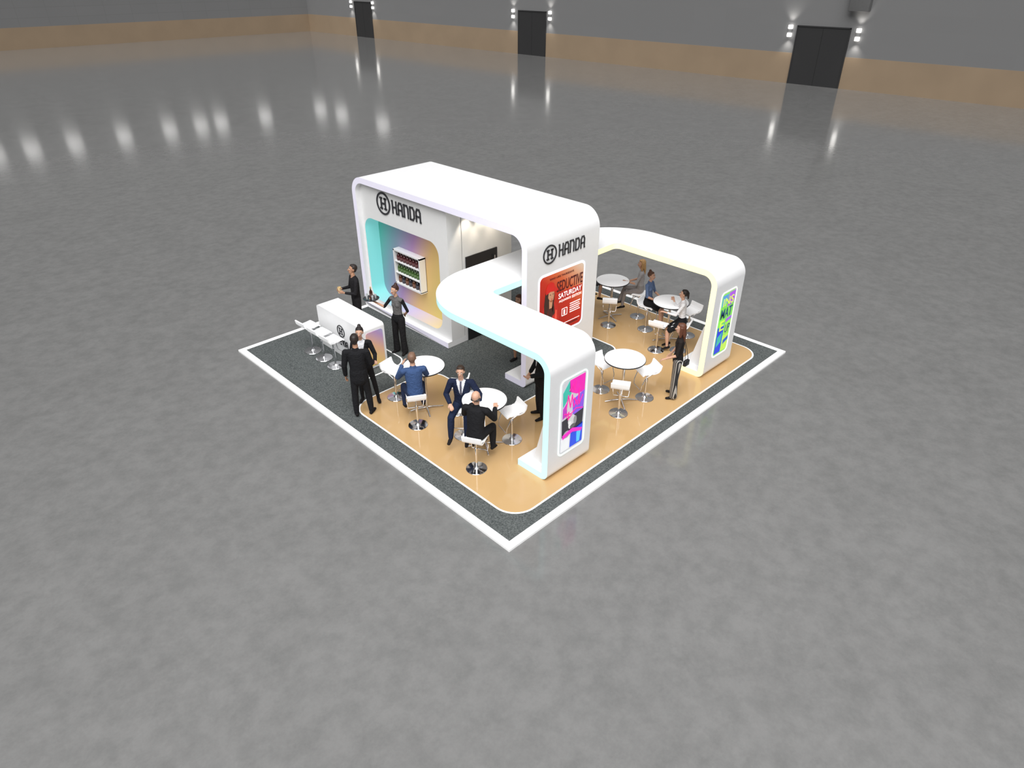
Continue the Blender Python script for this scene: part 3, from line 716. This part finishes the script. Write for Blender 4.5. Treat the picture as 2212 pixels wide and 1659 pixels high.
    for nme in names:
        k = tuple(round(v, 3) for v in C[nme])
        if stripes and nme in ('thigh', 'shin'):
            if 'striped_fabric' not in MATS:
                m = bpy.data.materials.new('striped_fabric'); m.use_nodes = True; nt = m.node_tree
                tc = nt.nodes.new("ShaderNodeTexCoord"); wv = nt.nodes.new("ShaderNodeTexWave"); wv.bands_direction = 'X'; wv.inputs["Scale"].default_value = 9
                mp = nt.nodes.new("ShaderNodeVectorMath"); mp.operation = 'DOT_PRODUCT'; mp.inputs[1].default_value = (1, .6, 0)
                nt.links.new(tc.outputs["Object"], mp.inputs[0]); cbx = nt.nodes.new("ShaderNodeCombineXYZ"); nt.links.new(mp.outputs["Value"], cbx.inputs[0])
                rp = nt.nodes.new("ShaderNodeValToRGB"); rp.color_ramp.elements[0].position = .55; rp.color_ramp.elements[0].color = (.02, .02, .022, 1); rp.color_ramp.elements[1].position = .65; rp.color_ramp.elements[1].color = (.40, .37, .33, 1)
                nt.links.new(cbx.outputs[0], wv.inputs["Vector"]); nt.links.new(wv.outputs["Fac"], rp.inputs["Fac"]); nt.links.new(rp.outputs["Color"], nt.nodes["Principled BSDF"].inputs["Base Color"]); MATS['striped_fabric'] = m
            mats.append(MATS['striped_fabric']); continue
        isskin = nme in ('hand', 'head', 'neck', 'leg')
        mats.append(mat(("skin_" if isskin else "fabric_")+"_".join("%d" % int(v*1000) for v in k), k, 0.5 if isskin else 0.85, var=.05, scale=30, spec=.4 if isskin else .2))
    me.materials.clear()
    for m in mats: me.materials.append(m)
    me.polygons.foreach_set("material_index", tagn.astype(np.int32)); me.polygons.foreach_set("use_smooth", [True]*len(me.polygons)); me.update()
    rot = math.atan2(face[1], face[0])-math.pi/2
    e = bpy.data.objects.new("person", me); link(e)
    Tz = Matrix.Translation((0, 0, dz)); me.transform(Tz)
    e.location = (loc[0], loc[1], FL); e.rotation_euler = (0, 0, rot)
    e["label"] = label; e["category"] = "person"
    def small(prims, m, nm):
        b = Body()
        for p in prims: b.cap(*p)
        tmp = []
        for p in b.pr:
            a, bb, ra, rb, s_, f_2, w, cp = b.frames(p)
            M = Matrix((s_, f_2, w)).transposed().to_4x4(); M.translation = (a+bb)/2
            L = (bb-a).length/2
            q = lathe([(ra[0]*math.sin(t), -L-ra[0]*math.cos(t)) for t in (0.05, .5, 1.0, 1.57)]+[(rb[0]*math.sin(t), L+rb[0]*math.cos(t)) for t in (1.57, 1.0, .5, .05)], m, 12)
            sc = Matrix.Diagonal((1, ra[1]/ra[0], 1, 1))
            q.transform(M @ sc); tmp.append(q)
        o = join(tmp); o.transform(Tz); ob = obj(nm, o, parent=e); return ob
    ew = mat("eye_white", (.75, .74, .72), .3); ei = mat("eye_iris", (.04, .025, .015), .2)
    for k in (-1, 1):
        eb = small([(hp(.029*k, .076, .006), hp(.031*k, .076, .006), .0105*s, .0105*s, 'e')], ew, "eye")
        ir = small([(hp(.029*k, .083, .006), hp(.0295*k, .083, .006), .0055*s, .0055*s, 'e')], ei, "iris"); ir.parent = eb
        if hair != "bald":
            small([(hp(.02*k, .083, .030), hp(.042*k, .076, .030), .0045*s, .004*s, 'e')], mat("brow", tuple(v*.7 for v in haircol), .8), "eyebrow")
    small([(hp(-.018, .079, -.052), hp(.018, .079, -.052), .0065*s, .0065*s, 'e')], mat("lips_%s" % ("f" if f_ else "m"), (.42, .10, .09) if f_ else (.40, .17, .13), .5), "mouth")
    hb_ = Body(); HS = lambda *a: hb_.cap(*a)
    HS(hp(0, -.028, .028), hp(0, -.026, .045), (.084*s, .092*s), (.082*s, .09*s), 'h', hs, .082*s) if hair not in ("bald",) else None
    if hair == "short":
        HS(hp(0, .03, .088), hp(0, -.02, .095), (.058*s, .03*s), (.06*s, .03*s), 'h', hs)
        HS(hp(0, -.055, -.02), hp(0, -.05, .04), (.062*s, .045*s), (.07*s, .05*s), 'h', hs)
    if hair == "bun":
        HS(hp(0, -.05, .125), hp(0, -.052, .135), .04*s, .036*s, 'h')
        HS(hp(0, .03, .085), hp(0, -.02, .095), (.055*s, .03*s), (.06*s, .03*s), 'h', hs)
    if hair == "ponytail":
        HS(hp(0, -.10, .05), hp(0, -.13, -.08), .03*s, .022*s, 'h')
        HS(hp(0, .03, .085), hp(0, -.02, .095), (.055*s, .03*s), (.06*s, .03*s), 'h', hs)
    if hair == "long":
        HS(hp(0, -.06, .03), hp(0, -.085, -.13), (.08*s, .055*s), (.085*s, .045*s), 'h', hs)
        HS(hp(0, -.085, -.13), hp(0, -.10, -.28), (.09*s, .045*s), (.065*s, .03*s), 'h', hs)
        for k in (-1, 1): HS(hp(.074*k, -.02, .03), hp(.078*k, -.01, -.17), (.02*s, .04*s), (.018*s, .03*s), 'h', hs)
        HS(hp(0, .035, .085), hp(0, -.02, .095), (.06*s, .03*s), (.06*s, .03*s), 'h', hs)
    if hair == "bald":
        for k in (-1, 1): HS(hp(.066*k, -.03, .0), hp(.05*k, -.075, -.005), (.016*s, .03*s), (.02*s, .03*s), 'h')
        HS(hp(.05, -.078, -.005), hp(-.05, -.078, -.005), (.028*s, .022*s), (.028*s, .022*s), 'h', hu)
    hm = hb_.mesh(.008, 2); hm.transform(Tz); hm.materials.clear(); hm.materials.append(mat("hair_"+"_".join("%d" % int(v*1000) for v in haircol), haircol, .55, var=.25, scale=60))
    hm.polygons.foreach_set("use_smooth", [True]*len(hm.polygons))
    obj("hair", hm, parent=e)
    bpy.context.view_layer.update()
    W4 = Matrix.Translation(e.location) @ Matrix.Rotation(rot, 4, 'Z') @ Tz
    return e, {k: (W4 @ v[0], (W4.to_3x3() @ v[1]), W4 @ v[2]) for k, v in wr.items()}

BLK = (.012, .012, .014)
person("man in black suit standing with his back turned, talking", (.56, 4.78), (.65, .76), 1.82, suit=True, col=dict(torso=BLK), hair="short", haircol=(.02, .012, .01), skin=SKIN_M,
       arms=dict(R=((.2, .15, -1), (.0, .9, -.35), (-1, 0, 0)), L=((-.2, -.05, -1), (-.05, .25, -1), (1, 0, 0))), legs=dict(R=((.10, .08, -1), (.05, -.02, -1), (.35, 1, 0)), L=((-.08, -.03, -1), (-.03, -.06, -1), (-.3, 1, 0))))
person("woman in black trouser suit standing and gesturing while talking", (.93, 5.17), (-.65, -.76), 1.72, True, suit=True, col=dict(torso=BLK), hair="bun", haircol=(.015, .01, .01),
       arms=dict(R=((.25, .1, -1), (-.1, .9, .1), (0, 0, 1)), L=((-.35, .1, -1), (-.1, .9, -.1), (0, 0, 1))), legs=dict(R=((.05, .03, -1), (.02, -.04, -1), (.2, 1, 0)), L=((-.22, .12, -1), (-.12, -.02, -1), (-.3, 1, 0))))
_, hd = person("bartender in black shirt standing behind the counter holding a drink", (2.58, 7.9), (-1, .3), 1.80, col=dict(torso=(.014, .013, .015)), hair="short", haircol=(.02, .012, .01), skin=SKIN_M, headpitch=-12,
       arms=dict(R=((.2, .2, -1), (-.35, .9, .1), (-.6, 0, .3)), L=((-.2, .25, -1), (.4, .9, .15), (.6, 0, .3))))
def glass_at(p, col, nm, lab, h=.12, r=.035):
    g = lathe([(r*.7, 0), (r*.8, .004), (r, h), (r*.92, h), (r*.75, .01)], mat(nm, col, .15), 16)
    o = obj("drinking_glass", g, p); o["label"] = lab; o["category"] = "glass"
mid = (hd['R'][2]+hd['L'][2])/2
glass_at(mid-V((0, 0, .05)), (.75, .55, .28), "amber_drink", "tumbler of pale amber drink held by the bartender", .15, .045)
_, hw = person("waitress in dark grey vest and long black skirt carrying a tray", (2.68, 6.36), (-1, -.3), 1.72, True, col=dict(torso=(.13, .125, .125), upperarm=BLK, forearm=SKIN_L, thigh=(.014, .013, .014), pelvis=BLK), wide=True, hair="bun", haircol=(.035, .01, .008), headyaw=-12,
       arms=dict(R=((.55, .25, -.8), (.65, .45, .5), (0, 0, 1)), L=((-.35, -.2, -1), (.55, -.35, -.55), (0, -1, 0))))
tz = hw['R'][2]+V((0, 0, .035))
tray = single("serving_tray", lathe([(.03, 0), (.17, .002), (.185, .018), (.18, .02), (.165, .008), (.02, .006)], mat("tray_black", (.03, .03, .035), .25), 28, tuple(tz)), "round dark serving tray held up by the waitress", "tray")
o = obj("bottle", bottle_mesh(.27, .037, (.05, .02, .015), "tray_bottle_glass", (.5, .35, .1)), tz+V((.02, .02, .0085))); o["label"] = "dark wine bottle standing on the serving tray"; o["category"] = "bottle"
for dx, dy in ((-.09, .03), (-.02, -.09), (.08, -.06), (-.04, .10)):
    glass_at(tz+V((dx, dy, .0085)), (.55, .58, .6), "clear_glass", "small clear glass standing on the serving tray", .10, .026)
def seated(label, x, y, face, **kw):
    stool(x, y, face, SO); return person(label, (x, y), face, seated=True, **kw)
seated("man in blue jacket seated at bar table, hand at chin", 1.10, 3.70, (.5, .87), H=1.76, lean=(0, .08), suit=True, col=dict(torso=(.045, .085, .20), thigh=(.02, .03, .07), pelvis=(.02, .03, .07)), haircol=(.20, .11, .07), headpitch=-5, headyaw=-15,
       arms=dict(R=((.3, .6, -.9), (-.2, .95, .0), (0, 0, -1)), L=((-.35, .6, -.75), (.45, .6, .65), (1, 0, 0))))
seated("man in navy suit and white shirt seated beside the table", 1.52, 2.80, (-.75, -.65), H=1.74, lean=(0, .1), suit=True, tie=(.10, .10, .14), col=dict(torso=(.012, .018, .045), thigh=(.012, .02, .05)), haircol=(.035, .02, .012),
       arms=dict(R=((.35, .1, -.9), (-.4, .8, -.3), (0, 0, -1)), L=((-.5, .2, -.7), (-.1, .85, .0), (0, 0, -1))),
       legs=dict(R=((.2, 1, -.22), (.03, .12, -1), (.2, 1, -.2)), L=((-.12, 1, -.28), (0, .18, -1), (0, 1, -.2))))
seated("bald man in black suit seated with his back turned", 1.0, 1.86, (.85, .45), H=1.78, lean=(0, .15), suit=True, col=dict(torso=BLK), hair="bald", haircol=(.06, .05, .045), headpitch=-15,
       arms=dict(R=((.3, .5, -.8), (-.25, .9, .25), (0, 0, -1)), L=((-.3, .5, -.8), (.25, .9, .25), (0, 0, -1))))
person("man in black clothes standing with one hand held out", (3.05, 2.2), (-.9, .5), 1.80, suit=True, col=dict(torso=BLK), hair="short",
       arms=dict(R=((.2, .1, -1), (0, .5, -.9), (-1, 0, 0)), L=((-.3, .25, -1), (-.1, .95, .05), (0, 0, 1))))
person("woman in dark red dress standing under the canopy by the tower", (4.35, 4.1), (-1, -.2), 1.68, True, col=dict(torso=(.16, .03, .03), leg=SKIN_M), skirt=True, hair="long", haircol=(.10, .035, .02))
_, hs_ = person("woman in black top and striped wide trousers, long brown hair", (5.60, .75), (-.55, .85), 1.72, True, col=dict(torso=(.018, .014, .013), forearm=SKIN_L, thigh=(.1, .1, .1), pelvis=(.015, .014, .015)), wide=True, stripes=True, hair="long", haircol=(.11, .035, .015),
       arms=dict(R=((.3, .05, -1), (.1, .5, -.85), (-1, 0, 0)), L=((-.25, .15, -1), (.15, .85, -.45), (0, 0, -1))))
hbg = thing("handbag", "small black handbag worn at the hip by a standing woman", "bag", (5.62, .56, .86))
part("bag_body", box(5.54, .53, .84, 5.70, .60, .97, BLACK, .02), hbg); part("strap", tube([(5.56, .565, .96), (5.58, .60, 1.2), (5.66, .72, 1.435), (5.66, .62, 1.2), (5.68, .565, .96)], .006, BLACK), hbg)
stool(7.4, 1.82, (-.3, .9), SO)
person("woman in white blouse and black skirt, hand on cheek", (7.4, 1.82), (-.5, .85), H=1.64, female=True, seated=True, lean=(0, .05), skirt=True, col=dict(torso=(.8, .8, .81), thigh=BLK, pelvis=BLK), hair="ponytail", haircol=(.02, .012, .01), headpitch=-8,
       arms=dict(R=((.25, .5, -.8), (-.3, .4, .95), (-1, 0, 0)), L=((-.2, .5, -.8), (.2, .95, .1), (0, 0, -1))), legs=dict(R=((.1, 1, -.8), (.0, -.1, -1), (0, 1, -.4)), L=((-.1, 1, -.8), (0, -.1, -1), (0, 1, -.4))))
seated("woman in blue top and black skirt seated with legs together", 7.76, 3.02, (.15, -1), H=1.62, female=True, skirt=True, lean=(0, -.03), col=dict(torso=(.12, .18, .32), forearm=SKIN_L, thigh=BLK, pelvis=BLK), hair="bun", haircol=(.12, .05, .025),
       arms=dict(R=((.2, .3, -1), (-.35, .9, -.3), (0, 0, -1)), L=((-.2, .3, -1), (.35, .9, -.3), (0, 0, -1))), legs=dict(R=((-.02, 1, -.25), (.02, .15, -1), (0, 1, -.5)), L=((.08, 1, -.3), (.0, .05, -1), (0, 1, -.5))))
seated("blonde woman in pale grey outfit seated with crossed legs", 8.22, 3.60, (-.5, .87), H=1.66, female=True, lean=(0, .0), col=dict(torso=(.42, .41, .42), thigh=(.30, .27, .26), shin=(.28, .25, .24), pelvis=(.3, .28, .27), forearm=SKIN_L), hair="long", haircol=(.48, .28, .11), headyaw=20,
       arms=dict(R=((.2, .3, -1), (-.35, .9, -.2), (0, 0, -1)), L=((-.2, .4, -.9), (.1, .95, .15), (0, 0, -1))), legs=dict(R=((-.12, 1, .0), (-.1, .35, -1), (0, 1, -.3)), L=((.05, 1, -.25), (.1, .1, -1), (0, 1, -.3))))
seated("woman in shorts seated at the table with bare legs", 7.62, 4.92, (.9, -.35), H=1.66, female=True, skirt=True, col=dict(torso=(.3, .1, .08), thigh=(.08, .08, .1)), hair="long", haircol=(.05, .03, .02))

# ------------------------------------------------------------------ light
w = bpy.data.worlds.new("world"); scene.world = w; w.use_nodes = True
nt = w.node_tree; bg = nt.nodes["Background"]
tc = nt.nodes.new("ShaderNodeTexCoord"); sp = nt.nodes.new("ShaderNodeSeparateXYZ"); rp = nt.nodes.new("ShaderNodeValToRGB")
nt.links.new(tc.outputs["Generated"], sp.inputs[0]); nt.links.new(sp.outputs[2], rp.inputs["Fac"])
rp.color_ramp.elements[0].position = 0.0; rp.color_ramp.elements[0].color = (.16, .16, .16, 1)
rp.color_ramp.elements[1].position = 0.9; rp.color_ramp.elements[1].color = (.64, .64, .64, 1)
e = rp.color_ramp.elements.new(.45); e.color = (.19, .19, .19, 1)
nt.links.new(rp.outputs["Color"], bg.inputs["Color"]); bg.inputs["Strength"].default_value = 1.0
sd = bpy.data.lights.new("sun", 'SUN'); sd.energy = 3.1; sd.angle = math.radians(55); sd.color = (1, .995, .985)
so = bpy.data.objects.new("sun", sd); link(so)
so.rotation_euler = Vector((.49, .36, -.80)).to_track_quat('-Z', 'Y').to_euler()
ad = bpy.data.lights.new("added_falloff_light", 'AREA'); ad.shape = 'SQUARE'; ad.size = 9; ad.energy = 1200  # added area light without a fixture, brightens the near floor for falloff
ao = bpy.data.objects.new("added_falloff_light", ad); link(ao); ao.location = (-2.5, -3.5, 15)
